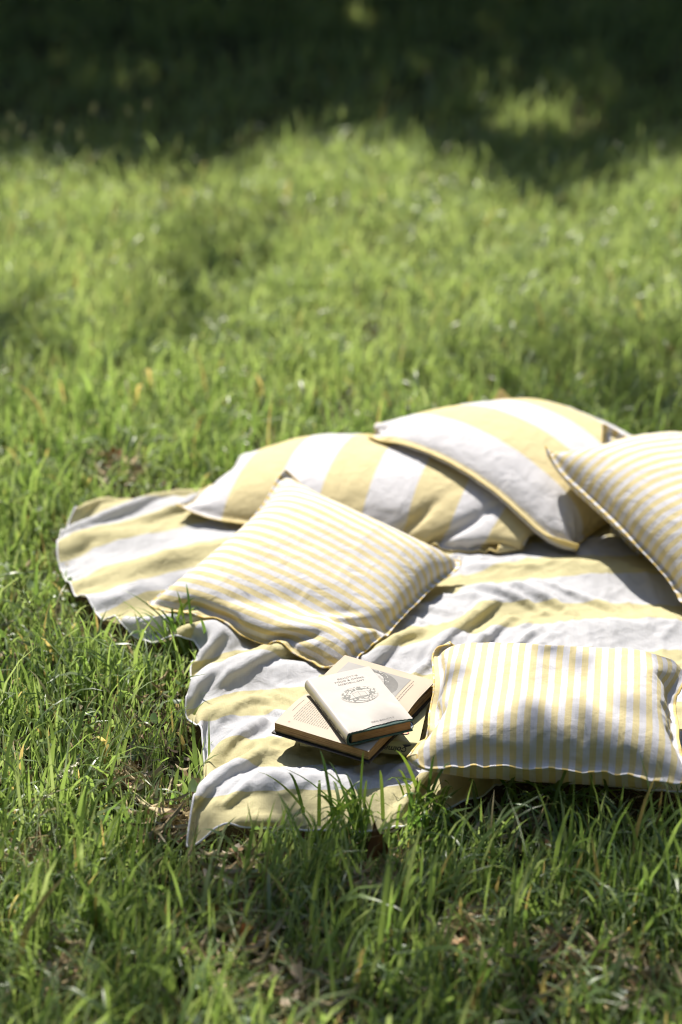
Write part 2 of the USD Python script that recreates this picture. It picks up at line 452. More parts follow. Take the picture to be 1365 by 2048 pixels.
obj('hem', tube(ring + [0, 0, .0005], .0018, 5, True), M['hem'], blanket, smooth=True)
H = np.full(HN, -.02)
H = rasterize(bv, bf, H)
COVER = H > -.019
COVER = ndimage.binary_closing(COVER, iterations=2)
H = np.where(COVER, H, ground_z(HMX, HMY) + .03)

# ------------------------------------------------------------------ the three books
def frame(c):
    """centre, unit x and y, width and height from four corners: bottom-left, bottom-right, top-right, top-left"""
    c = np.asarray(c, float)
    x = (c[1] - c[0]) + (c[2] - c[3])
    y = (c[3] - c[0]) + (c[2] - c[1])
    w, h = np.linalg.norm(x[:2]) / 2, np.linalg.norm(y[:2]) / 2
    ax, ay = math.atan2(x[1], x[0]), math.atan2(y[1], y[0]) - math.pi / 2
    a = math.atan2(math.sin(ax) + math.sin(ay), math.cos(ax) + math.cos(ay))
    return c.mean(0), a, w, h


class Pose:
    def __init__(self, o, a, tilt=(0, 0)):
        self.o = np.asarray(o, float)
        ca, sa = math.cos(a), math.sin(a)
        Rz = np.array([[ca, -sa, 0], [sa, ca, 0], [0, 0, 1]])
        tx, ty = tilt
        Rx = np.array([[1, 0, 0], [0, math.cos(tx), -math.sin(tx)], [0, math.sin(tx), math.cos(tx)]])
        Ry = np.array([[math.cos(ty), 0, math.sin(ty)], [0, 1, 0], [-math.sin(ty), 0, math.cos(ty)]])
        self.R = Rz @ Rx @ Ry

    def __call__(self, m):
        if isinstance(m, trimesh.Trimesh):
            m = (np.array(m.vertices), np.array(m.faces))
        return np.asarray(m[0]) @ self.R.T + self.o, m[1]


def rbox(x0, x1, y0, y1, z0, z1, r=.0008):
    s = np.array([[x0, y0, z0], [x1, y1, z1]])
    import manifold3d as mf
    c = []
    for k in range(8):
        p = [s[(k >> b) & 1, b] for b in range(3)]
        q = [p[b] + (r if (k >> b) & 1 == 0 else -r) for b in range(3)]
        for b in range(3):
            w = list(q)
            w[b] = p[b]
            c.append(w)
    m = mf.Manifold.hull_points(np.array(c)).to_mesh()
    return m.vert_properties[:, :3].astype(float), m.tri_verts


def ink(text, height, depth=.00015, bold=False, slant=0):
    m = meshkit.text_mesh(text, height, depth, bold)
    v = np.array(m.vertices)
    v[:, 0] += slant * v[:, 1]
    v[:, 0] -= (v[:, 0].min() + v[:, 0].max()) / 2
    return v, np.array(m.faces)


def flat_poly(p, z=0.0, depth=.00015):
    ms = []
    for g in getattr(p, 'geoms', [p]):
        if g.area > 1e-9:
            m = trimesh.creation.extrude_polygon(g, depth, engine='earcut')
            ms.append((np.array(m.vertices) + [0, 0, z], np.array(m.faces)))
    return join(ms)


# 1. the large pale cookbook at the bottom of the pile; its spine faces the camera
Z0 = .0505
CT = .026
ck = [at(600, 1468, Z0 + CT), at(838, 1489, Z0 + CT), at(866, 1398, Z0 + CT)]
o, a, cw, ch = frame([ck[0], ck[1], ck[1] + (ck[2] - ck[1]), ck[0] + (ck[2] - ck[1])])
ang = math.atan2(*(ck[1] - ck[0])[[1, 0]])
cw = np.linalg.norm((ck[1] - ck[0])[:2])
ch = .185
pose = Pose([*(ck[0][:2]), Z0], ang)
cook = thing('cookbook', 'pale yellow hardcover with white scalloped label, lowest in the pile of books', 'book', loc=[*(ck[0][:2]), Z0])
prof = [(0.004, 0), (0.001, .004), (0, .010), (0, .018), (.001, .023), (.004, CT)]
sp = np.array(prof)
nseg = 2
xs = np.linspace(0, cw, 24)
SV = np.array([[[x, y, z] for y, z in np.vstack([[(ch, 0)], sp, [(ch, CT)]])] for x in xs])
inner = np.array([[[x, y, z] for y, z in np.vstack([[(ch, .0028)], [(.006, .0028)], [(.006, CT - .0028)], [(ch, CT - .0028)]])] for x in xs])
cover_parts = []
n1 = SV.shape[1]
cover_parts.append((SV.reshape(-1, 3), grid_faces(24, n1)[:, ::-1]))
cv = pose(join([cover_parts[0]]))
obj('cover', cv, M['yellow_cover'], cook, smooth=40)
obj('page_block', pose(rbox(.004, cw - .004, .006, ch - .004, .0024, CT - .0024, .0005)), M['edges_cream'], cook)
for xx in (0.0, cw):
    obj('board_edge', pose(join([rbox(xx - .0012 if xx else .0002, xx - .0002 if xx else .0012, .004, ch, CT - .0022, CT - .0002, .0002), rbox(xx - .0012 if xx else .0002, xx - .0002 if xx else .0012, .004, ch, .0002, .0022, .0002)])), M['yellow_cover'], cook)


def outline(pts, w):
    return sg.LineString(pts).buffer(w)


def wave_pts(pts, n=60):
    p = np.asarray(pts, float)
    t = np.linspace(0, 1, len(p))
    from scipy.interpolate import CubicSpline
    cs = CubicSpline(t, p)
    return cs(np.linspace(0, 1, n))


# white scalloped label on the front with a drawn border, right-hand end of it in view
lx0, lx1 = .03, cw - .026
lab = np.vstack([[(lx0, .03)], [(lx1 - .03, .026)], wave_pts([(lx1 - .022, .029), (lx1 - .006, .040), (lx1 - .004, .058), (lx1 - .004, .066)], 14), [(lx1 + .010, .086)], wave_pts([(lx1 + .0, .098), (lx1 - .004, .12), (lx1 - .006, .15)], 10), [(lx0, .15)]])
labp = sg.Polygon(lab)
obj('label', pose(flat_poly(labp, CT + .0002)), M['cover_white'], cook)
obj('label_border', pose(flat_poly(sg.LineString(lab[1:-1]).buffer(.0009), CT + .0004)), M['ink'], cook)
obj('label_border', pose(flat_poly(sg.LineString(lab[1:-1] + [.0035, -.001]).buffer(.0006), CT + .0004)), M['ink'], cook)
curl, curl_b, curl_r = [], [], []
cx, cy = lx1 + .002, .050
th = np.linspace(0, 2 * np.pi, 24)
curl.append(sg.LineString(np.stack([cx + .0085 * np.cos(th), cy + .013 * np.sin(th)], 1)).buffer(.0008))
curl.append(sg.LineString(np.stack([cx + .001 + .005 * np.cos(th), cy - .002 + .009 * np.sin(th)], 1)).buffer(.0006))
curl_b.append(sg.Polygon(np.stack([cx + .0082 * np.cos(th), cy + .0125 * np.sin(th)], 1)))
for k in range(3):
    curl.append(sg.LineString([(cx - .003 + .003 * k, cy - .008), (cx - .002 + .003 * k, cy + .006)]).buffer(.0005))
for q in (0, 1, 2, 3):
    th2 = np.linspace(0, 1.6 * np.pi, 20) + q
    c2 = (cx - .030 + .009 * q, .031 - .0015 * (q % 2))
    curl_r.append(sg.LineString(np.stack([c2[0] + .006 * np.cos(th2), c2[1] + .0042 * np.sin(th2)], 1)).buffer(.0009))
    curl.append(sg.LineString(np.stack([c2[0] + .0075 * np.cos(th2), c2[1] + .0055 * np.sin(th2)], 1)).buffer(.0005))
curl.append(sg.LineString(wave_pts([(cx - .10, .026), (cx - .07, .0245), (cx - .04, .0225), (cx - .015, .021)], 16)).buffer(.0006))
curl.append(sg.LineString(wave_pts([(cx - .10, .022), (cx - .07, .0205), (cx - .04, .0205), (cx - .012, .0235)], 16)).buffer(.0005))
from shapely import union_all
obj('border_scroll', pose(flat_poly(union_all(curl_b), CT + .0006)), M['blue_ink'], cook)
obj('border_scroll', pose(flat_poly(union_all(curl_r), CT + .0007)), M['red_ink'], cook)
obj('border_scroll', pose(flat_poly(union_all(curl), CT + .0009)), M['ink'], cook)
tiny = [sg.box(lx1 - .040 + .003 * k, .075, lx1 - .0385 + .003 * k, .082) for k in range(3)]
obj('cover_lettering', pose(flat_poly(union_all([sg.LineString(wave_pts([(lx1 - .060, .045), (lx1 - .050, .055), (lx1 - .055, .062), (lx1 - .045, .070)], 20)).buffer(.0016), sg.LineString([(lx1 - .052, .040), (lx1 - .043, .060)]).buffer(.0012)]), CT + .0004)), M['red_ink'], cook)
obj('cover_lettering', pose(flat_poly(union_all(tiny), CT + .0004)), M['faint_ink'], cook)
# spine lettering, upside down as the book lies
sv, sf = ink('Colman Andrews', .0088, .0002, True, .28)
sv = np.stack([-sv[:, 0], np.zeros(len(sv)), -(sv[:, 1] - .0044)], 1) + np.c_[np.zeros(len(sv)), -sv[:, 2], np.zeros(len(sv))]
obj('spine_lettering', pose((sv + [cw - .068, -.0001, .0135], sf[:, ::-1])), M['ink'], cook)
sq = sg.Point(.052, .013).buffer(.0062).difference(sg.Point(.052, .013).buffer(.0028))
qv, qf = flat_poly(sq, 0)
obj('spine_emblem', pose((np.stack([qv[:, 0], -qv[:, 2] - .0001, qv[:, 1]], 1), qf[:, ::-1])), M['ink'], cook)
sq = sg.Polygon([(cw - .010, .025), (cw - .026, .023), (cw - .022, .018), (cw - .014, .021)])
qv, qf = flat_poly(sq, 0)
obj('spine_emblem', pose((np.stack([qv[:, 0], -qv[:, 2] - .0001, qv[:, 1]], 1), qf[:, ::-1])), M['ink'], cook)
H = rasterize(*cv, H)

# 2. the old open book
ZB = Z0 + CT + .0015
TB = .021
oc = [at(735, 1500, ZB + .018), at(876, 1366, ZB + .024), at(690, 1309, ZB + .024), at(549, 1449, ZB + .020)]
o, a, ow, oh = frame(oc)
tilt = (0.0, 0.0)
opose = Pose([o[0], o[1], ZB], a, tilt)
HWB = ow / 2
openb = thing('open_book', 'old open book with browned page edges, its right page showing a grey photograph', 'book', loc=[o[0], o[1], ZB])
BD = .0032
obj('cover', opose(rbox(-HWB - .005, HWB + .005, -oh / 2 - .004, oh / 2 + .004, 0, BD, .0009)), M['dark_board'], openb, smooth=30)


def ztop(x):
    """height of the upper page over the cover, x = -HWB (left fore edge) .. HWB (right fore edge)"""
    s = np.clip(1 - np.abs(x) / HWB, 0, 1)
    base = np.where(x < 0, .0165, .0165)
    return BD + base * (1 + .22 * np.sin(np.pi * np.minimum(s * 1.05, 1) * .9)) * (1 - .55 * s ** 7)


def block(x0, x1, shrink=0.0, topf=ztop, n=26):
    xs = np.linspace(x0, x1, n)
    rows = []
    for x in xs:
        rows += [[x, -oh / 2, BD], [x, -oh / 2, topf(x)], [x, oh / 2, topf(x)], [x, oh / 2, BD]]
    v = np.array(rows).reshape(n, 4, 3)
    f = []
    idx = np.arange(n * 4).reshape(n, 4)
    for k in range(4):
        a_, b_ = idx[:-1, k], idx[1:, k]
        c_, d_ = idx[1:, (k + 1) % 4], idx[:-1, (k + 1) % 4]
        f += [np.stack([a_, b_, c_], 1), np.stack([a_, c_, d_], 1)]
    f += [idx[0, [0, 1, 2]][None], idx[0, [0, 2, 3]][None], idx[-1, [0, 2, 1]][None], idx[-1, [0, 3, 2]][None]]
    return v.reshape(-1, 3), np.vstack(f)


lower = lambda x: ztop(x) - .004 - .0015 * np.clip(x / HWB, 0, 1)
obj('page_block', opose(block(-HWB, -.0005, topf=lambda x: ztop(x) - .0006)), M['edges_old'], openb)
obj('page_block', opose(block(.0005, HWB - .002, topf=lower)), M['edges_old'], openb)


def lifted(x):
    return ztop(x) + .005 * np.clip(x / HWB, 0, 1) ** 2


def sheet(x0, x1, y0, y1, topf, dz, nx=40, ny=4, thick=0.0):
    xs, ys = np.meshgrid(np.linspace(x0, x1, nx), np.linspace(y0, y1, ny), indexing='ij')
    v = np.stack([xs, ys, topf(xs) + dz], -1).reshape(-1, 3)
    return v, grid_faces(nx, ny)


obj('left_page', opose(sheet(-HWB - .0005, -.001, -oh / 2 - .0003, oh / 2 + .0003, ztop, .0002)), M['page'], openb, smooth=True)
lv, lf = sheet(.001, HWB, -oh / 2 - .0003, oh / 2 + .0003, lifted, .0, 40, 4)
lv2 = lv - [0, 0, .0022]
lv2[:, 2] = np.maximum(lv2[:, 2], lower(lv2[:, 0]) + .0002)
fr = np.arange(40 * 4).reshape(40, 4)
bd = np.concatenate([fr[:, 0], fr[-1, 1:], fr[-2::-1, -1], fr[0, -2:0:-1]])
bn = np.roll(bd, -1)
lm = (np.vstack([lv, lv2]), np.vstack([lf, lf[:, ::-1] + len(lv), np.stack([bd, bd + len(lv), bn + len(lv)], 1), np.stack([bd, bn + len(lv), bn], 1)]))
rp = obj('right_page', opose(lm), M['page_warm'], openb, smooth=30)
# printed text of the left page: one small dash per word, in lines that follow the page
words, head, red = [], [], []
ty = oh / 2 - .020
r2 = random.Random(3)
xm0, xm1 = -HWB + .020, -.010


def dash(x0, x1, y, h, out):
    m = sheet(x0, x1, y, y + h, ztop, .0005, 3, 2)
    out.append(m)


dash(xm0 + .020, xm0 + .058, ty + .010, .0011, head)
line = 0
while ty > -oh / 2 + .016:
    ind = .006 if line in (0, 17, 27) else 0
    x = xm0 + ind
    end = xm1 - (r2.random() * .05 if line in (16, 26) else r2.random() * .002)
    while x < end:
        w = r2.uniform(.003, .010)
        dash(x, min(x + w, end), ty, .0009, words)
        x += w + .0016
    ty -= .0040 if line not in (16, 26) else .0080
    line += 1
dash(xm0 - .010, xm0 - .0065, oh / 2 - .021, .0028, red)
obj('printed_text', opose(join(words)), M['text_ink'], openb)
obj('page_heading', opose(join(head)), M['text_ink'], openb)
obj('initial', opose(join(red)), M['red_ink'], openb)
# the photograph printed on the right page: a patterned bowl of food on a plain table
nx, ny = 110, 130
px0, px1, py0, py1 = .014, HWB - .017, -oh / 2 + .036, oh / 2 - .016
X, Y = np.meshgrid(np.linspace(px0, px1, nx), np.linspace(py0, py1, ny), indexing='ij')
a1, b1 = (X - px0) / (px1 - px0), (Y - py0) / (py1 - py0)
g = .34 + .10 * b1 + .05 * fb2(a1, b1, 5, 51)
bx, by = (a1 - .52) / .47, (b1 - .52) / .30
rr = np.hypot(bx, by)
bowl = (np.abs(bx) < 1) & (b1 < .56) & (((a1 - .52) / .47) ** 2 + ((b1 - .52) / .46) ** 2 < 1)
g = np.where(bowl, .17 + .10 * (a1 - .5) ** 2 + .05 * fb2(a1, b1, 18, 52), g)
rim = rr < 1.0
g = np.where(rim, .15 + .30 * (fb2(a1, b1, 26, 53) > .15) * (rr > .8), g)
food = rr < .80
g = np.where(food, .48 + .34 * fb2(a1, b1, 16, 54), g)
g = np.where((rr > .79) & (rr < .83), .06, g)
g = np.clip(g, .04, .75) * .55
pc = g[..., None] * np.array([1.0, .96, .90])
obj('photograph', opose((np.stack([X, Y, lifted(X) + .0004], -1).reshape(-1, 3), grid_faces(nx, ny))), M['print'], rp, smooth=True, col=pc.reshape(-1, 3))
cap = []
for k, (x0, x1) in enumerate(((px0 + .004, px1 - .002), (px0 + .02, px1 - .012))):
    x = x0
    while x < x1:
        w = r2.uniform(.003, .009)
        cap.append(sheet(x, min(x + w, x1), py0 - .006 - .0045 * k, py0 - .0048 - .0045 * k, lifted, .0004, 3, 2))
        x += w + .0015
obj('caption', opose(join(cap)), M['text_ink'], rp)
H = rasterize(*opose(block(-HWB, HWB, topf=ztop)), H)

# 3. the closed small book in its off-white jacket, on top
ZC = ZB + .0245
TC = .0215
cc = [at(690, 1474, ZC + TC), at(821, 1437, ZC + TC), at(741, 1332, ZC + TC), at(617, 1360, ZC + TC)]
o, a, w_, h_ = frame(cc)
cpose = Pose([o[0], o[1], ZC], a, (0, 0))
closed = thing('closed_book', 'small closed book in torn off-white jacket with grey oval emblem, top of the pile', 'book', loc=[o[0], o[1], ZC])
x0, x1, y0, y1 = -w_ / 2, w_ / 2, -h_ / 2, h_ / 2
bt = .0026
# green boards and rounded spine as one case
arc = [(x0 + .006 - .006 * math.sin(t), TC / 2 + TC / 2 * math.cos(t)) for t in np.linspace(0, math.pi, 13)]
case_o = [(x1, TC), *arc, (x1, 0)]
case_i = [(x1, bt)] + [(x0 + .008 - .005 * math.sin(t), TC / 2 - (TC / 2 - bt) * math.cos(t)) for t in np.linspace(0, math.pi, 13)] + [(x1, TC - bt)]
cs = sg.Polygon(case_o + case_i)
m = trimesh.creation.extrude_polygon(cs, h_, engine='earcut')
v = np.array(m.vertices)
obj('case', cpose((np.stack([v[:, 0], v[:, 2] + y0, v[:, 1]], 1), np.array(m.faces)[:, ::-1])), M['green_board'], closed, smooth=35)
obj('page_block', cpose(rbox(x0 + .009, x1 - .003, y0 + .0025, y1 - .0025, bt, TC - bt, .0004)), M['edges_tan'], closed)
obj('headband', cpose(rbox(x0 + .0075, x0 + .0105, y0 + .0022, y0 + .0050, bt + .002, TC - bt - .002, .0005)), M['dark_board'], closed)
# jacket: front and spine, with the torn lower edge
jn, jm = 34, 40
arc2 = [(x0 + .006 - .0068 * math.sin(t), TC / 2 + (TC / 2 + .0006) * math.cos(t)) for t in np.linspace(0, math.pi, 15)]
line_ = np.array([(x, TC + .0006) for x in np.linspace(x1 + .0002, x0 + .007, jn)] + arc2)
yy = np.linspace(0, 1, jm)
tear = np.interp(line_[:, 0], [x0, x0 + .25 * w_, x0 + .42 * w_, x0 + .58 * w_, x0 + .75 * w_, x1 - .01, x1], [.0005, .0008, .0050, .0046, .0062, .0022, .0010])
tear = tear + .0006 * np.sin(line_[:, 0] * 900)
JV = np.zeros((len(line_), jm, 3))
JV[..., 0] = line_[:, :1]
JV[..., 2] = line_[:, 1:]
JV[..., 1] = (y0 + tear)[:, None] + (y1 - .0003 - y0 - tear)[:, None] * yy[None]
JV[..., 2] += (.0007 * np.clip(fb2(JV[..., 0], JV[..., 1], 60, 71), 0, 1) + .0009 * np.exp(-((JV[..., 1] - y0 - tear[:, None]) / .004) ** 2)) * (JV[..., 2] > TC * .9)
front_n = jn + 5
jk = obj('jacket', cpose((JV[:front_n].reshape(-1, 3), grid_faces(front_n, jm))), M['jacket'], closed, smooth=True)
obj('jacket_spine', cpose((JV[front_n - 1:].reshape(-1, 3), grid_faces(len(line_) - front_n + 1, jm))), M['spine_gold'], closed, smooth=True)
# spine lettering: reads down the spine
sv, sf = ink("FOOD & DRINK MISCELLANY", .0052, .0002, True)
sv[:, 0] *= .105 / (sv[:, 0].max() - sv[:, 0].min())
for bit, yo in ((0, -.012),):
    vv_ = np.stack([-np.ones(len(sv)) * 0 + x0 - .0010 - sv[:, 2], -sv[:, 0] + yo, -(sv[:, 1] - .0026) * -1 + .0085], 1)
    obj('spine_lettering', cpose((vv_, sf)), M['ink'], closed)
sv, sf = ink("BEN", .0042, .0002, True)
vv_ = np.stack([x0 - .0010 - sv[:, 2], -sv[:, 0] - .080, (sv[:, 1] - .002) + .0085], 1)
obj('spine_lettering', cpose((vv_, sf)), M['ink'], closed)
# front lettering, faint
for txt, hgt, yo, xo in (("SCHOTT\u2019S", .0042, .066, .010), ("FOOD & DRINK", .0042, .0575, .010), ("MISCELLANY", .0042, .049, .010), ("BEN SCHOTT", .0036, -.073, .012)):
    sv, sf = ink(txt, hgt, .0001)
    sv[:, 0] *= 1.25
    obj('title_lettering' if hgt > .004 else 'author_lettering', cpose((sv + [xo, yo, TC + .0010], sf)), M['faint_ink'], jk)
# oval emblem of scrolls round an open book, flat print
nx, ny = 150, 110
X, Y = np.meshgrid(np.linspace(-.034, .034, nx), np.linspace(-.026, .026, ny), indexing='ij')
e = np.hypot(X / .031, Y / .0235)
paper = np.array([.34, .315, .285])
inkc = np.array([.045, .052, .045])
wv = np.abs(fb2(X, Y, 170, 61, 2))
scroll = (e < 1) & (e > .50) & ((wv < .19) | (np.abs(fb2(X, Y, 120, 62, 2)) > .52))
bk = (np.abs(X) < .0115) & (np.abs(Y - .0015 * np.cos(X / .0115 * 3.1)) < .0075)
bki = (np.abs(X) < .0105) & (np.abs(Y - .0015 * np.cos(X / .0115 * 3.1)) < .0065) & (np.abs(X) > .0006)
under = (np.abs(X) < .0115) & (Y < -.006) & (Y > -.0125 + .0035 * np.abs(X / .0115) ** 2)
k = np.where(scroll, .75, 0) + np.where(bk & ~bki, .6, 0) + np.where(under & (e < .62), .6, 0) + np.where(bki, .08, 0)
k = np.clip(k, 0, 1) * np.clip((1.02 - e) * 12, 0, 1)
keep = (e < 1.03).ravel()
gf = grid_faces(nx, ny)
gf = gf[keep[gf].all(1)]
used, gf = np.unique(gf, return_inverse=True)
gf = gf.reshape(-1, 3)
col = paper * (1 - k[..., None]) + inkc * k[..., None]
obj('emblem', cpose((np.stack([X + .008, Y + .012, np.full_like(X, TC + .0013)], -1).reshape(-1, 3)[used], gf)), M['print'], jk, col=col.reshape(-1, 3)[used])
H = rasterize(*cpose(rbox(x0, x1, y0, y1, 0, TC)), H)

# ------------------------------------------------------------------ pillows
def make_pillow(name, label, corners, size, puff, mat, seam, along, seed, group=None, spacing=.0085, steps=190, wr=.0009, pins=(1, 1, 1, 1), stuff=.0, shift=0.0):
    """corners: world points c00 (u0 v0), c10 (u1 v0), c11, c01; size: cloth lengths along u and v; puff: target volume in litres; the bands cross 'along'"""
    global H
    c = np.asarray(corners, float)
    nu, nv = int(size[0] / spacing) + 1, int(size[1] / spacing) + 1
    du, dv = size[0] / (nu - 1), size[1] / (nv - 1)
    u, v = np.meshgrid(np.linspace(0, 1, nu), np.linspace(0, 1, nv), indexing='ij')
    U, V = u[..., None], v[..., None]
    mid = (1 - U) * (1 - V) * c[0] + U * (1 - V) * c[1] + U * V * c[2] + (1 - U) * V * c[3]
    n = np.cross(c[1] - c[0] + c[2] - c[3], c[3] - c[0] + c[2] - c[1])
    n /= np.linalg.norm(n)
    prof = (np.sin(np.pi * u) * np.sin(np.pi * v)) ** .6
    P = np.stack([mid + n * (.055 * prof)[..., None], mid - n * (.02 * prof)[..., None]])
    P += .0025 * fbm(np.stack([P[..., 0] * 22, P[..., 1] * 22, P[..., 2] * 22 + np.arange(2)[:, None, None] * 9], -1), 3, seed)[..., None] * n
    pin = [(0, 0), (nu - 1, 0), (nu - 1, nv - 1), (0, nv - 1)]
    edge = np.zeros((nu, nv), bool)
    edge[:2], edge[-2:], edge[:, :2], edge[:, -2:] = True, True, True, True
    prev = P.copy()
    for it in range(steps):
        vel = (P - prev) * .88
        sp = np.linalg.norm(vel, axis=-1, keepdims=True)
        vel *= np.minimum(1, .004 / np.maximum(sp, 1e-9))
        prev = P.copy()
        gu, gv_ = np.gradient(P, axis=1), np.gradient(P, axis=2)
        nn = np.cross(gu, gv_)
        nn[1] *= -1
        vol = (P * nn).sum() / 3 - 0.0
        cen = P.mean((0, 1, 2))
        vol = ((P - cen) * nn).sum() / 3
        k = np.clip((puff / 1000 - vol) / (puff / 1000) * 3, -.3, 1)
        P += vel + nn / (du * dv) * (.0011 * k)
        P[..., 2] -= .00009
        P += (((mid - P.mean(0)) * n).sum(-1)[..., None] * n)[None] * stuff
        for s in range(3):
            relax(P, du, dv, 1, .45, .10)
            m = P[:, edge].mean(0)
            P[:, edge] = m
            for q, (i, j) in enumerate(pin):
                if pins[q]:
                    P[:, i, j] += (c[q] - P[:, i, j]) * .5 * pins[q]
        hz = hsample(H, P[..., 0], P[..., 1]) + .003
        low = P[..., 2] < hz
        P[..., 2] = np.where(low, P[..., 2] + (hz - P[..., 2]) * .7, P[..., 2])
        prev[low] += (P - prev)[low] * .6
    lay = []
    for k in (0, 1):
        L = np.stack([ndimage.zoom(P[k, ..., q], 2, order=3, mode='nearest') for q in range(3)], -1)
        lay.append(L)
    a2, b2 = lay[0].shape[:2]
    uu, vv = np.meshgrid(np.linspace(0, size[0], a2), np.linspace(0, size[1], b2), indexing='ij')
    d_edge = np.minimum.reduce([uu, size[0] - uu, vv, size[1] - vv])
    fade = np.clip(d_edge / .02, 0, 1)
    for k in (0, 1):
        nrm = np.cross(np.gradient(lay[k], axis=0), np.gradient(lay[k], axis=1))
        nrm /= np.maximum(np.linalg.norm(nrm, axis=-1, keepdims=True), 1e-12) * (1 if k == 0 else -1)
        amp = wr * (fb2(uu, vv, 34, seed + 40 + k, 3) + .6 * fb2(uu * .5, vv * 2, 60, seed + 50 + k, 2))
        amp = amp + wr * 1.9 * (creases(uu + k, vv, 13, seed + 60) - .25)
        lay[k] = lay[k] + nrm * (amp * fade + .0006 * (d_edge > 1e-6))[..., None]
    f = grid_faces(a2, b2)
    va, vb = lay[0].reshape(-1, 3), lay[1].reshape(-1, 3)
    uv = np.stack([vv, uu + shift], -1) if along == 'u' else np.stack([uu, vv + shift], -1)
    vtx, fcs = np.vstack([va, vb]), np.vstack([f, f[:, ::-1] + len(va)])
    if n[2] < 0:
        fcs = fcs[:, ::-1]
    base = np.array([*vtx[:, :2].mean(0), vtx[:, 2].min()])
    t = thing(name, label, 'pillow', group, loc=base)
    obj('case', (vtx, fcs), mat, t, smooth=True, uv=np.vstack([uv.reshape(-1, 2)] * 2))
    G = lay[0]
    ring = np.vstack([G[:, 0], G[-1, 1:], G[-2::-1, -1], G[0, -2:0:-1]])
    ring = ndimage.gaussian_filter1d(ring, 1.0, axis=0, mode='wrap')
    arc = np.r_[0, np.cumsum(np.linalg.norm(np.diff(ring, axis=0), axis=1))]
    wob = .0010 * fb2(arc, arc * 0, 60, seed, 2)
    tv, tf = tube(ring + np.c_[np.zeros((len(ring), 2)), wob], .0016, 5, True)
    suv = np.repeat(np.vstack([uv[:, 0], uv[-1, 1:], uv[-2::-1, -1], uv[0, -2:0:-1]]), 5, axis=0)
    obj('seam', (tv, tf), seam, t, smooth=True, uv=suv)
    H = rasterize(vtx, fcs, H)
    return vtx


# A: broad striped, lying behind the middle pillow
make_pillow('broad_striped_pillow', 'long broad striped pillow lying behind the middle narrow striped pillow, nearest the blanket end', [at(345, 1005, .075), at(1018, 1042, .085), np.array([.56, 3.76, .08]), at(585, 895, .08)], (.74, .48), 20, M['wide'], M['seam_yellow'], 'u', 101, 'broad striped pillows', shift=.089)
# B: broad striped, to its right
make_pillow('broad_striped_pillow', 'broad striped pillow highest at the back, its yellow seam edge facing the camera', [at(732, 866, .15), at(1163, 1090, .075), np.array([.72, 3.71, .05]), at(1000, 772, .115)], (.53, .53), 16.5, M['wide'], M['seam_yellow'], 'v', 102, 'broad striped pillows', shift=.075)
# F: narrow striped, mostly hidden at the right behind the leaning one
make_pillow('narrow_striped_pillow', 'narrow striped pillow mostly hidden at the back, only one corner in view', [at(1202, 842, .20), at(1265, 1000, .13), at(1620, 1080, .13), at(1600, 900, .22)], (.40, .45), 9, M['narrow'], M['seam_mixed'], 'v', 103, 'narrow striped pillows')
# D: narrow striped, leaning at the right edge
make_pillow('narrow_striped_pillow', 'creased narrow striped pillow leaning at the right edge of the photo', [at(1090, 886, .22), at(1400, 1192, .08), np.array([1.0, 3.36, .10]), np.array([.74, 3.66, .14])], (.47, .47), 10, M['narrow'], M['seam_mixed'], 'u', 104, 'narrow striped pillows', stuff=.004)
# C: narrow striped, middle
make_pillow('narrow_striped_pillow', 'narrow striped pillow in the middle, leaning on a broad striped one behind the books', [at(295, 1202, .073), at(690, 1326, .066), at(916, 1114, .08), at(572, 938, .17)], (.43, .455), 12.5, M['narrow'], M['seam_mixed'], 'v', 105, 'narrow striped pillows', stuff=.008)
# E: narrow striped, in front on the right
make_pillow('narrow_striped_pillow', 'plump narrow striped pillow in front, beside the books, overhanging the near blanket edge', [at(836, 1508, .128), at(1385, 1548, .138), at(1338, 1316, .135), at(903, 1288, .13)], (.455, .39), 11.5, M['narrow'], M['seam_mixed'], 'u', 106, 'narrow striped pillows', stuff=.006)

# ------------------------------------------------------------------ grass
COV = ndimage.binary_erosion(COVER | (H > ground_z(HMX, HMY) + .10), iterations=2)


NEAR_EDGE = ndimage.distance_transform_edt(~COVER) * HD


def pressed(x, y):
    """blade length left beside the blanket, where it has been trodden while the blanket was laid"""
    d = ndimage.map_coordinates(NEAR_EDGE, [(x - HX0) / HD, (y - HY0) / HD], order=1, mode='constant', cval=1.0)
    return .62 + .38 * np.clip(d / .10, 0, 1)


def covered(x, y):
    ix, iy = np.rint((x - HX0) / HD).astype(int), np.rint((y - HY0) / HD).astype(int)
    ok = (ix >= 0) & (ix < HN[0]) & (iy >= 0) & (iy < HN[1])
    out = np.zeros(len(x), bool)
    out[ok] = COV[ix[ok], iy[ok]]
    return out


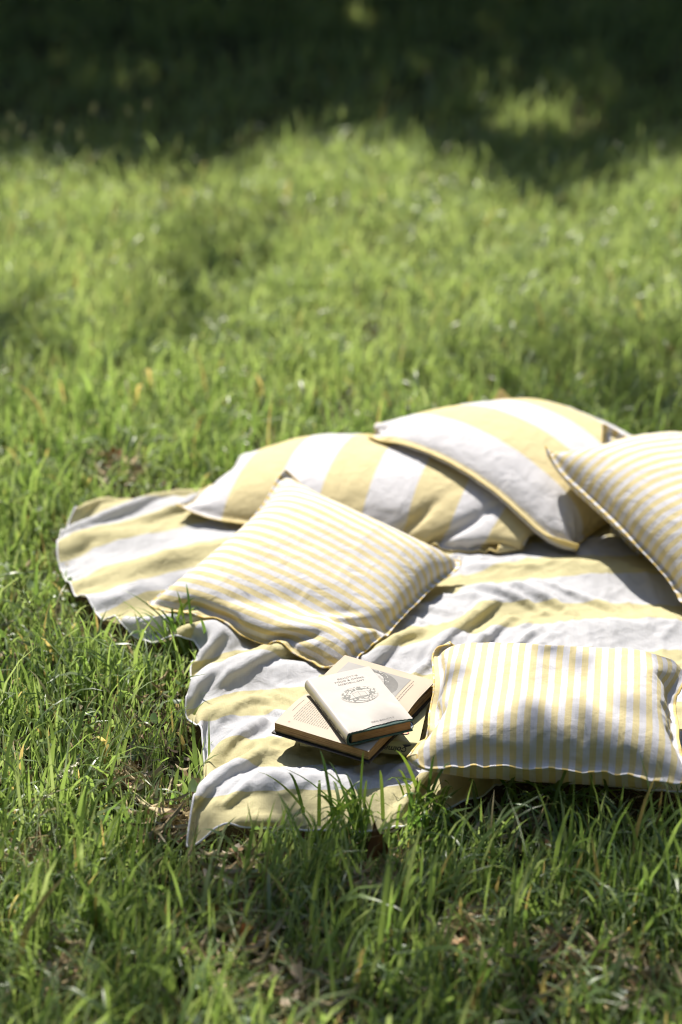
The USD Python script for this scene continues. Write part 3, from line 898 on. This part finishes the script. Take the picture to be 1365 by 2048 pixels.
def blades(x, y, h, w, phi, bendy, twist, col, nseg=4, z=None):
    """n grass blades as one mesh; every argument an array of length n"""
    n = len(x)
    t = np.linspace(0, 1, nseg + 1)
    zr = (ground_z(x, y) - .022) if z is None else z
    out = bendy[:, None] * t[None] ** 1.7
    ang = np.clip(bendy[:, None], 0, 2.6) * t[None] ** 1.2          # angle from the vertical along the blade
    dl = h[:, None] / nseg
    hor = np.concatenate([np.zeros((n, 1)), np.cumsum(np.sin((ang[:, 1:] + ang[:, :-1]) / 2) * dl, 1)], 1)
    ver = np.concatenate([np.zeros((n, 1)), np.cumsum(np.cos((ang[:, 1:] + ang[:, :-1]) / 2) * dl, 1)], 1)
    cx = x[:, None] + hor * np.cos(phi)[:, None]
    cy = y[:, None] + hor * np.sin(phi)[:, None]
    cz = zr[:, None] + ver
    gl = np.where(np.hypot(x, y - 5) < 99, 0, 0)
    cz = np.maximum(cz, (zr + .012)[:, None] * (t[None] > .3) + -9 * (t[None] <= .3))
    tw = phi[:, None] + np.pi / 2 + twist[:, None] * (.3 + t[None])
    wid = w[:, None] * np.interp(t, [0, .25, .6, .85, 1], [.75, 1, .85, .5, .0])[None] / 2
    sx, sy = np.cos(tw) * wid, np.sin(tw) * wid
    sz = .35 * wid * np.sin(twist * 3)[:, None]
    L = np.stack([cx - sx, cy - sy, cz - sz], -1)
    R = np.stack([cx + sx, cy + sy, cz + sz], -1)
    nvert = 2 * nseg + 1
    vt = np.empty((n, nvert, 3))
    vt[:, 0:2 * nseg:2], vt[:, 1:2 * nseg:2] = L[:, :-1], R[:, :-1]
    vt[:, -1] = np.stack([cx[:, -1], cy[:, -1], cz[:, -1]], -1)
    fl = []
    for k in range(nseg - 1):
        fl += [[2 * k, 2 * k + 1, 2 * k + 3], [2 * k, 2 * k + 3, 2 * k + 2]]
    fl.append([2 * nseg - 2, 2 * nseg - 1, 2 * nseg])
    f = (np.arange(n)[:, None, None] * nvert + np.array(fl)[None]).reshape(-1, 3)
    tt = np.r_[np.repeat(t[:-1], 2), 1.0]
    root = np.array([.30, .30, .14])
    k = np.clip(1 - tt / .22, 0, 1)[None, :, None] * .35
    cc = col[:, None] * (1 - k) + root * k
    cc = cc * (1 + .12 * (tt - .5))[None, :, None]
    return vt.reshape(-1, 3), f, cc.reshape(-1, 3)


def palette(n, x, y, r, dry=.05):
    a = np.array([.096, .170, .047])
    b = np.array([.200, .280, .102])
    c_ = np.array([.22, .26, .165])
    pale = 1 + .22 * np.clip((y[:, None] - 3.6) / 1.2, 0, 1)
    s = np.clip(.5 + .5 * fb2(x, y, 3.0, 91, 2) + r.normal(0, .22, n), 0, 1)[:, None]
    col = a * (1 - s) + b * s
    g = (r.random(n) < .22)[:, None]
    col = np.where(g, col * .45 + c_ * .55, col)
    d = (r.random(n) < dry)[:, None]
    straw = np.array([.36, .29, .15]) * r.uniform(.6, 1.15, (n, 1))
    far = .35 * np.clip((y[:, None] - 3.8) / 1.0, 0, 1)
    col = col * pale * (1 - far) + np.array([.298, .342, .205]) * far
    return np.where(d, straw, col) * r.uniform(.8, 1.2, (n, 1))


def lawn(n, x0, x1, y0, y1, r, hmul=1.0, wmul=1.0, taper=True, dry=.05):
    x = r.uniform(x0, x1, n)
    y = r.uniform(y0, y1, n)
    if taper:
        half = .36 + .20 * y
        x = x / max(abs(x0), abs(x1)) * half
    cl = fb2(x, y, 7, 92, 3)
    keep = (r.random(n) < np.clip(.75 + 1.1 * cl, .12, 1) * (1 - .82 * bare(x, y))) & ~covered(x, y)
    x, y, cl = x[keep], y[keep], cl[keep]
    n = len(x)
    big = fb2(x, y, 1.7, 93, 2)
    h = (.052 + .03 * np.clip(cl, -1, 1) + .02 * big) * np.exp(r.normal(0, .35, n))
    tall = r.random(n) < .16
    h = np.where(tall, h * r.uniform(1.4, 2.3, n), h)
    h = np.clip(h, .02, .20) * hmul * pressed(x, y) * (1 - .35 * bare(x, y))
    w = np.where(tall, .0042, .0030) * np.exp(r.normal(0, .28, n)) * wmul
    lean = 2.2 * fb2(x, y, 2.6, 94, 2)
    phi = r.uniform(0, 2 * np.pi, n)
    phi = np.where(r.random(n) < .55, -1.2 + lean + r.normal(0, .7, n), phi)
    bendy = np.abs(r.normal(.55, .45, n)) + .25 * tall
    bendy = np.where(r.random(n) < .14, r.uniform(1.3, 2.3, n), bendy)
    tw = r.normal(0, 1.0, n)
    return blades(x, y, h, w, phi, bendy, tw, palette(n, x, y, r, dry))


def put_stuff(name, label, parts, mat):
    v = np.vstack([p[0] for p in parts])
    c = np.vstack([p[2] for p in parts])
    fs, n0 = [], 0
    for p in parts:
        fs.append(p[1] + n0)
        n0 += len(p[0])
    return tag(obj(name, (v, np.vstack(fs)), mat, smooth=True, col=c), label, 'grass', kind='stuff')


r = np.random.default_rng(11)
BARE = [(455, 1745, .055), (330, 1640, .04), (480, 1890, .07), (757, 1755, .035), (1150, 1900, .06), (60, 1720, .045), (590, 1980, .05), (1050, 1650, .045), (250, 1560, .03), (940, 1860, .04), (1290, 1960, .05), (230, 935, .06), (140, 1930, .04)]


def bare(x, y):
    b = np.zeros(len(x))
    for px, py, rad in BARE:
        c = at(px, py, .02)
        b = np.maximum(b, np.exp(-(((x - c[0]) / rad) ** 2 + ((y - c[1]) / (rad * 1.2)) ** 2)))
    return b


parts = [lawn(26000, -1, 1, 1.75, 2.75, r, 1.15, 1.45, dry=.05), lawn(55000, -1, 1, 2.75, 4.3, r, 1.0, 1.2, dry=.03), lawn(70000, -1, 1, 4.3, 6.3, r, .85, 1.15, dry=.015), lawn(50000, -1, 1, 6.3, 9.5, r, .95, 1.5, dry=.02)]
def strewn(n, y0, y1, r):
    """longer limp blades lying every way over the lawn"""
    y = r.uniform(y0, y1, n)
    x = r.uniform(-1, 1, n) * (.36 + .20 * y)
    k = (r.random(n) < np.clip(.6 + fb2(x, y, 4, 99, 2), .1, 1)) & ~covered(x, y)
    x, y = x[k], y[k]
    n = len(x)
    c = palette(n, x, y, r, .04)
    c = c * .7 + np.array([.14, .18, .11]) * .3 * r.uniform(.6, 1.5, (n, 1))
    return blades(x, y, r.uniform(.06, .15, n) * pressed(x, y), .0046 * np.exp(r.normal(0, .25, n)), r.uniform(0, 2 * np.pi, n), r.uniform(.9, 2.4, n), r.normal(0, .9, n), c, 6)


parts += [strewn(7000, 1.75, 2.9, r), strewn(7000, 2.9, 4.3, r), strewn(14000, 4.3, 6.4, r)]
put_stuff('grass', 'short green lawn grass all round the blanket', parts, M['grass'])


def ground_at(px, py):
    p = at(px, py, .0)
    return np.array([p[0], p[1], float(ground_z(np.array([p[0]]), np.array([p[1]]))[0]) - .02])


def tuft(label, base, blades_px, rad, seed):
    """tall blades from a base patch; blades_px: (tip pixel, distance of the tip above ground)"""
    r = np.random.default_rng(seed)
    vs, fs, cs, n0 = [], [], [], 0
    t = np.linspace(0, 1, 9)[:, None]
    g = [ground_at(*b) for b in base]
    for (tx, ty, tz) in blades_px:
        b = g[r.integers(len(g))] + np.r_[r.normal(0, rad, 2), 0]
        tip = at(tx, ty, tz)
        ctrl = b * .45 + tip * .55
        ctrl[2] = max(b[2], tip[2]) * (.72 if tz > .08 else 1.15) + .035
        c = (1 - t) ** 2 * b + 2 * t * (1 - t) * ctrl + t * t * tip
        side = np.array([1.0, r.normal(0, .5), r.normal(0, .2)])
        side /= np.linalg.norm(side)
        w = r.uniform(.0020, .0036) * np.interp(t, [0, .3, .7, 1], [.8, 1, .75, .02])
        v = np.stack([c - side * w / 1, c + side * w / 1], 1).reshape(-1, 3)
        i = np.arange(8) * 2
        f = np.vstack([np.stack([i, i + 1, i + 3], 1), np.stack([i, i + 3, i + 2], 1)])
        vs.append(v); fs.append(f + n0); n0 += len(v)
        col = np.array([.085, .155, .035]) * r.uniform(.75, 1.5) * np.array([r.uniform(.9, 1.25), 1, r.uniform(.8, 1.3)])
        cs.append(np.repeat(col[None], len(v), 0))
    tag(obj('grass_tuft', (np.vstack(vs), np.vstack(fs)), M['grass'], smooth=True, col=np.vstack(cs)), label, 'grass tuft', 'taller grass tufts at the blanket edge')


def scatter_tips(r, n, xr, yr, zr):
    return [(r.uniform(*xr), r.uniform(*yr), r.uniform(*zr)) for _ in range(n)]


rt = np.random.default_rng(5)
tuft('tall grass tuft crossing the near blanket edge below the open book', [(640, 1680), (700, 1690), (735, 1670)],
     [(640, 1500, .14), (610, 1530, .13), (575, 1545, .10), (500, 1542, .09), (533, 1530, .10), (655, 1520, .13), (690, 1545, .11), (728, 1502, .16), (735, 1560, .11), (760, 1540, .12), (700, 1580, .10), (670, 1600, .09), (620, 1600, .08)] + scatter_tips(rt, 26, (580, 790), (1560, 1650), (.05, .11)), .018, 21)
tuft('tall grass tuft below the cookbook and the left corner of the front pillow', [(800, 1680), (850, 1660), (890, 1650)],
     [(790, 1500, .15), (795, 1540, .12), (845, 1560, .12), (870, 1510, .14), (900, 1525, .12), (770, 1560, .11), (830, 1590, .09)] + scatter_tips(rt, 24, (770, 930), (1560, 1650), (.05, .11)), .018, 22)
tuft('grass tuft under the front pillow where the blanket hem arches up', [(980, 1640), (1050, 1640), (1120, 1630), (1180, 1640)],
     [(1066, 1515, .12), (985, 1505, .12), (1010, 1525, .11), (940, 1530, .10), (1165, 1530, .10), (1200, 1560, .08), (1310, 1540, .10), (1325, 1545, .09)] + scatter_tips(rt, 40, (930, 1340), (1540, 1640), (.04, .10)), .03, 23)
tuft('grass tuft overlapping the fold at the left side of the blanket', [(360, 1300), (385, 1320), (340, 1310)],
     [(372, 1165, .13), (352, 1180, .11), (305, 1212, .10), (318, 1205, .10), (230, 1175, .10), (218, 1195, .09), (400, 1240, .09), (395, 1195, .10), (345, 1215, .09), (270, 1230, .07)] + scatter_tips(rt, 16, (240, 410), (1215, 1290), (.04, .08)), .02, 24)

# seed-headed stalks
def stalk(label, base_px, tip_px, tip_z, head, group, r, lift=.0, name='seed_stalk', col=(.33, .34, .17)):
    b = ground_at(*base_px)
    tip = at(*tip_px, tip_z)
    t = np.linspace(0, 1, 12)[:, None]
    ctrl = (b + tip) / 2 + [0, 0, lift]
    c = (1 - t) ** 2 * b + 2 * t * (1 - t) * ctrl + t * t * tip
    th = thing(name, label, 'grass stalk', group, loc=b)
    sv, sf = tube(c, np.linspace(.0011, .0006, 12), 5)
    obj('stem', (sv, sf), M['grass'], th, smooth=True, col=np.repeat([[.16, .20, .07]], len(sv), 0))
    ax = c[-1] - c[-3]
    ax /= np.linalg.norm(ax)
    vs, fs = [], []
    n = int(46)
    for k in range(n):
        s = k / n
        p = tip - ax * head * s
        d = r.normal(size=3)
        d = d - ax * (d @ ax)
        d /= np.linalg.norm(d)
        p = p + d * head * .13 * math.sin(math.pi * min(1, s * .9 + .08)) * r.uniform(.3, 1.2)
        g = ax * .8 + d * .6
        g /= np.linalg.norm(g)
        q = np.cross(g, r.normal(size=3)); q /= np.linalg.norm(q)
        L = head * .055 + .0015
        vs.append(np.array([p - g * L, p + q * L * .4, p + g * L, p - q * L * .4]))
        fs.append(np.array([[0, 1, 2], [0, 2, 3]]) + 4 * k)
    vv_ = np.vstack(vs)
    obj('seed_head', (vv_, np.vstack(fs)), M['litter'], th, col=np.repeat([col], len(vv_), 0) * r.uniform(.8, 1.2, (len(vv_), 1)))


rs = np.random.default_rng(9)
for (tx, ty) in ((188, 206), (255, 214), (296, 200), (403, 226), (120, 246), (160, 262), (20, 224), (42, 246), (62, 268), (236, 266), (350, 288), (404, 252), (12, 262), (478, 268)):
    gy_ = 318 + rs.uniform(-6, 20)
    stalk('slender grass stalk with pale seed head, in front of the dark shade', (tx + rs.uniform(-25, 25), gy_), (tx, ty), .02 + (gy_ - ty) / 600 * .98, .045, 'grass stalks with seed heads at the edge of the shade', rs, .02, col=(.42, .42, .24))
stalk('bowed grass stalk with pale fallen seed head in the lawn left of the blanket', (310, 1470), (118, 1556), .06, .055, None, rs, .06, col=(.50, .47, .36))
stalk('thin upright grass stalk with branching seed head at the left edge of the photo', (150, 1350), (32, 1162), .20, .07, None, rs, .0, col=(.22, .27, .08))

# fallen leaves
def dead_leaf(label, px, py, size, rot, curl, col, r, wide=.42):
    n = 11
    u, v = np.meshgrid(np.linspace(0, 1, n), np.linspace(-1, 1, 7), indexing='ij')
    w = wide * np.sin(np.pi * np.clip(u * .96 + .03, 0, 1)) ** .8 * (1 + .10 * np.sin(u * 17))
    X, Y = (u - .5) * size, v * w * size / 2 * 1.0
    Z = curl * size * (v * w) ** 2 * 2 + .10 * size * np.sin(u * 3.1) + .05 * size * fb2(u, v, 3, int(px), 2)
    c, s_ = math.cos(rot), math.sin(rot)
    g = ground_at(px, py)
    V = np.stack([g[0] + c * X - s_ * Y, g[1] + s_ * X + c * Y, g[2] + .045 + Z + .25 * np.abs(X)], -1)
    cc = np.array(col) * (1 + .25 * fb2(u, v, 4, int(py), 2))[..., None] * np.where(np.abs(v) < .2, .75, 1)[..., None]
    tag(obj('dry_leaf', (V.reshape(-1, 3), grid_faces(n, 7)), M['litter'], smooth=True, col=cc.reshape(-1, 3)), label, 'leaf', 'dry leaves fallen in the grass')


dead_leaf('large curled brown leaf standing in the grass below the blanket middle', 757, 1750, .036, .35, 1.0, (.13, .065, .028), rs, .8)
dead_leaf('small bright orange brown leaf in the shaded foreground grass', 492, 1905, .032, .6, 1.0, (.34, .16, .06), rs)
dead_leaf('dark reddish leaf under the front pillow grass', 1030, 1675, .026, 2.5, 1.2, (.17, .05, .02), rs)
dead_leaf('twisted ochre leaf beside the small orange brown leaf', 420, 1862, .042, .2, 2.0, (.26, .18, .07), rs, .3)
dead_leaf('pale beige leaf in the grass near the bottom edge', 590, 1985, .040, 2.0, 1.0, (.42, .34, .26), rs, .5)
dead_leaf('pale beige leaf scrap touching the near blanket corner', 345, 1668, .028, .4, .8, (.46, .36, .28), rs, .5)
dead_leaf('rust coloured leaf in the grass behind the left end of the blanket', 232, 940, .036, .5, 1.2, (.26, .10, .03), rs)

# matted straw, leaf crumbs and small round leaves between the blades
def crumbs(n, y0, y1, size, cols, z, r, aspect=.5, at_xy=None):
    y = r.uniform(y0, y1, n)
    x = r.uniform(-1, 1, n) * (.30 + .19 * y)
    k = (fb2(x, y, 5, 97, 2) > -.15) & ~covered(x, y)
    x, y = (x[k], y[k]) if at_xy is None else at_xy.T
    n = len(x)
    p = np.stack([x, y, ground_z(x, y) - .02 + r.uniform(*z, n)], 1)
    a = r.normal(size=(n, 3)) * [1, 1, .45]; a /= np.linalg.norm(a, axis=1, keepdims=True)
    b = np.cross(a, r.normal(size=(n, 3)) * [.5, .5, 1]); b /= np.linalg.norm(b, axis=1, keepdims=True)
    s_ = size * np.exp(r.normal(0, .35, (n, 1)))
    th = np.linspace(0, 2 * np.pi, 6, endpoint=False)
    rim = p[:, None] + s_[:, None] * (np.cos(th)[None, :, None] * a[:, None] + aspect * np.sin(th)[None, :, None] * b[:, None]) + np.array([0, 0, 1]) * s_[:, None] * .25 * np.cos(2 * th)[None, :, None]
    V = np.concatenate([p[:, None], rim], 1)
    f = np.array([[0, 1 + q, 1 + (q + 1) % 6] for q in range(6)])
    F_ = (np.arange(n)[:, None, None] * 7 + f[None]).reshape(-1, 3)
    c = np.array(cols)[r.integers(len(cols), size=n)] * r.uniform(.75, 1.25, (n, 1))
    return V.reshape(-1, 3), F_, np.repeat(c, 7, 0)


rc = np.random.default_rng(13)


def patch_crumbs(n, size, cols, z, aspect):
    ps = []
    for px, py, rad in BARE:
        c = at(px, py, .02)
        x, y = rc.normal(c[0], rad * .6, n), rc.normal(c[1], rad * .7, n)
        k = ~covered(x, y)
        ps.append(np.stack([x[k], y[k]], 1))
    return np.vstack(ps)


put_stuff('dry_litter', 'crumbs of dry leaves and straw on the soil between the grass', [crumbs(2600, 1.8, 3.2, .007, [(.30, .22, .14), (.42, .34, .24), (.16, .09, .05), (.24, .16, .08)], (.002, .03), rc, .55), crumbs(1800, 1.8, 3.4, .020, [(.40, .33, .20), (.33, .25, .13)], (.01, .045), rc, .07),
    crumbs(0, 1, 2, .0085, [(.34, .25, .16), (.46, .38, .28), (.18, .10, .05), (.30, .19, .10)], (.012, .045), rc, .6, patch_crumbs(60, 0, 0, 0, 0)), crumbs(0, 1, 2, .026, [(.44, .36, .22), (.36, .28, .15)], (.02, .055), rc, .06, patch_crumbs(45, 0, 0, 0, 0))], M['litter'])
put_stuff('clover_leaves', 'small round green leaves growing between the grass blades', [crumbs(1500, 1.8, 3.6, .0075, [(.10, .17, .06), (.14, .20, .11), (.08, .15, .05)], (.02, .05), rc, .75)], M['grass'])

# ------------------------------------------------------------------ woodland out of view whose crowns shade the far grass
def shade_point(p):
    return p[:, :2] - SUNDIR[:2] / SUNDIR[2] * p[:, 2:3]


def leaf_cloud(n, box, r, mask, size=.11):
    lo, hi = np.array(box).T
    p = r.uniform(lo, hi, (n, 3))
    s = shade_point(p)
    p = p[mask(s[:, 0], s[:, 1], p)]
    n = len(p)
    a = r.normal(size=(n, 3)); a /= np.linalg.norm(a, axis=1, keepdims=True)
    b = np.cross(a, r.normal(size=(n, 3))); b /= np.linalg.norm(b, axis=1, keepdims=True)
    sz = size * r.uniform(.6, 1.3, (n, 1))
    q = np.stack([p - a * sz, p + b * sz * .38, p + a * sz, p - b * sz * .38], 1)
    f = (np.arange(n)[:, None, None] * 4 + np.array([[0, 1, 2], [0, 2, 3]])[None]).reshape(-1, 3)
    return q.reshape(-1, 3), f


EDGE = np.array([at(px, py + 4, .06)[:2] for px, py in ((-300, 300), (0, 305), (200, 300), (400, 290), (500, 272), (650, 250), (800, 258), (900, 282), (1000, 312), (1080, 358), (1130, 335), (1200, 322), (1270, 312), (1365, 280), (1700, 290))])
FLECKS = [(1085, 208, 80, .95), (680, 262, 85, .5), (790, 245, 60, .32), (250, 118, 55, .22), (470, 122, 32, .22), (820, 140, 55, .28), (935, 102, 60, .30), (1310, 288, 75, .7), (720, 8, 45, .25), (1095, 58, 16, .4), (90, 50, 50, .12), (560, 258, 60, .25), (1000, 30, 50, .14), (1190, 240, 40, .35), (880, 215, 50, .22), (1240, 150, 60, .12), (360, 100, 40, .14)]
SHADES = [(560, 1790, .30, .15, .8), (1290, 1740, .28, .07, .8), (700, 1890, .55, .20, .4), (385, 1168, .075, .05, .75), (900, 1950, .34, .10, .65), (1260, 740, .36, .28, .7),
          (430, 470, .14, .35, .55), (20, 640, .14, .25, .6), (180, 2010, .2, .08, .6), (250, 1480, .13, .09, .4), (60, 1300, .1, .12, .5), (1000, 1730, .15, .08, .6), (1200, 1900, .12, .06, .5), (330, 620, .10, .2, .4), (1110, 250, .3, .05, .3)]


def far_mask(x, y, p):
    """where leaves hang: the light let through at each spot of the lawn below, turned into a leaf count"""
    edge = np.interp(x, EDGE[:, 0], EDGE[:, 1])
    d = y - edge + .07 * fb2(x, y, 4, 81, 2)
    lit = 1 / (1 + np.exp(d / .045))
    for px, py, rp, k in FLECKS:
        c = at(px, py, .06)
        rx = rp / FPX * c[1] * 1.05
        e = ((x - c[0]) / rx) ** 2 + ((y - c[1]) / (rx * 1.4)) ** 2
        lit = np.maximum(lit, k * np.exp(-e * .7) * np.clip(.9 + .9 * fb2(x, y, 6, 84, 2), 0, 1.2))
    return r.random(len(x)) < np.clip(-np.log(np.clip(lit, .004, 1)) / 8.5, 0, 1)


def near_mask(x, y, p):
    chance = np.zeros(len(x))
    for px, py, rx, ry, k in SHADES:
        c = at(px, py, .05)
        e = ((x - c[0]) / rx) ** 2 + ((y - c[1]) / ry) ** 2
        chance = np.maximum(chance, k * np.exp(-e ** 1.5 * .8))
    chance = chance * np.clip(.8 + .9 * fb2(x, y, 9, 83, 2), 0, 1)
    c = at(1200, 1500, .05)
    e = ((x - c[0]) / .36) ** 2 + ((y - c[1]) / .20) ** 2
    return r.random(len(x)) < np.maximum(chance, np.where(y > .0, .13, 0) * np.exp(-e ** 2))


wood = thing('woodland', 'trees beyond the far edge of the lawn that shade it', 'woodland', kind='stuff', loc=(0, 14, 0))
obj('foliage', leaf_cloud(260000, ((-9, 9), (6.8, 19), (1.7, 9.5)), r, far_mask, .15), M['leafcanopy'], wood)
obj('overhanging_foliage', leaf_cloud(33000, ((-2.8, 1.0), (4.1, 8.8), (4.2, 4.9)), r, near_mask, .055), M['leafcanopy'], wood)
ang = r.uniform(0, 2 * np.pi, 62000)
rad = r.uniform(9.5, 15, 62000)
pr = np.stack([rad * np.cos(ang), 4.5 + rad * np.sin(ang), r.uniform(.3, 13, 62000)], 1)
sh = shade_point(pr)
pr = pr[(np.abs(pr[:, 0]) + np.maximum(0, 5 - pr[:, 1]) > 4.5) & ((sh[:, 1] > 9) | (sh[:, 1] < -.5) | (np.abs(sh[:, 0]) > 3.2)) & ~((np.abs(pr[:, 0]) < 3.5) & (pr[:, 1] < 10) & (pr[:, 1] > 0))]
na = r.normal(size=pr.shape); na /= np.linalg.norm(na, axis=1, keepdims=True)
nb = np.cross(na, r.normal(size=pr.shape)); nb /= np.linalg.norm(nb, axis=1, keepdims=True)
q4 = np.stack([pr - na * .3, pr + nb * .16, pr + na * .3, pr - nb * .16], 1)
obj('surrounding_foliage', (q4.reshape(-1, 3), (np.arange(len(pr))[:, None, None] * 4 + np.array([[0, 1, 2], [0, 2, 3]])[None]).reshape(-1, 3)), M['leafcanopy'], wood)
for (tx, ty_, tr) in ((-5.5, 13.5, .22), (-1.8, 15.5, .28), (2.2, 14.0, .25), (6.0, 15.0, .24)):
    zz = np.linspace(-.1, 8, 12)
    pts = np.stack([tx + .15 * np.sin(zz), ty_ + .12 * np.cos(zz * .8), zz], 1)
    obj('trunk', tube(pts, tr * (1 - .08 * zz), 10), M['bark'], wood, smooth=True)
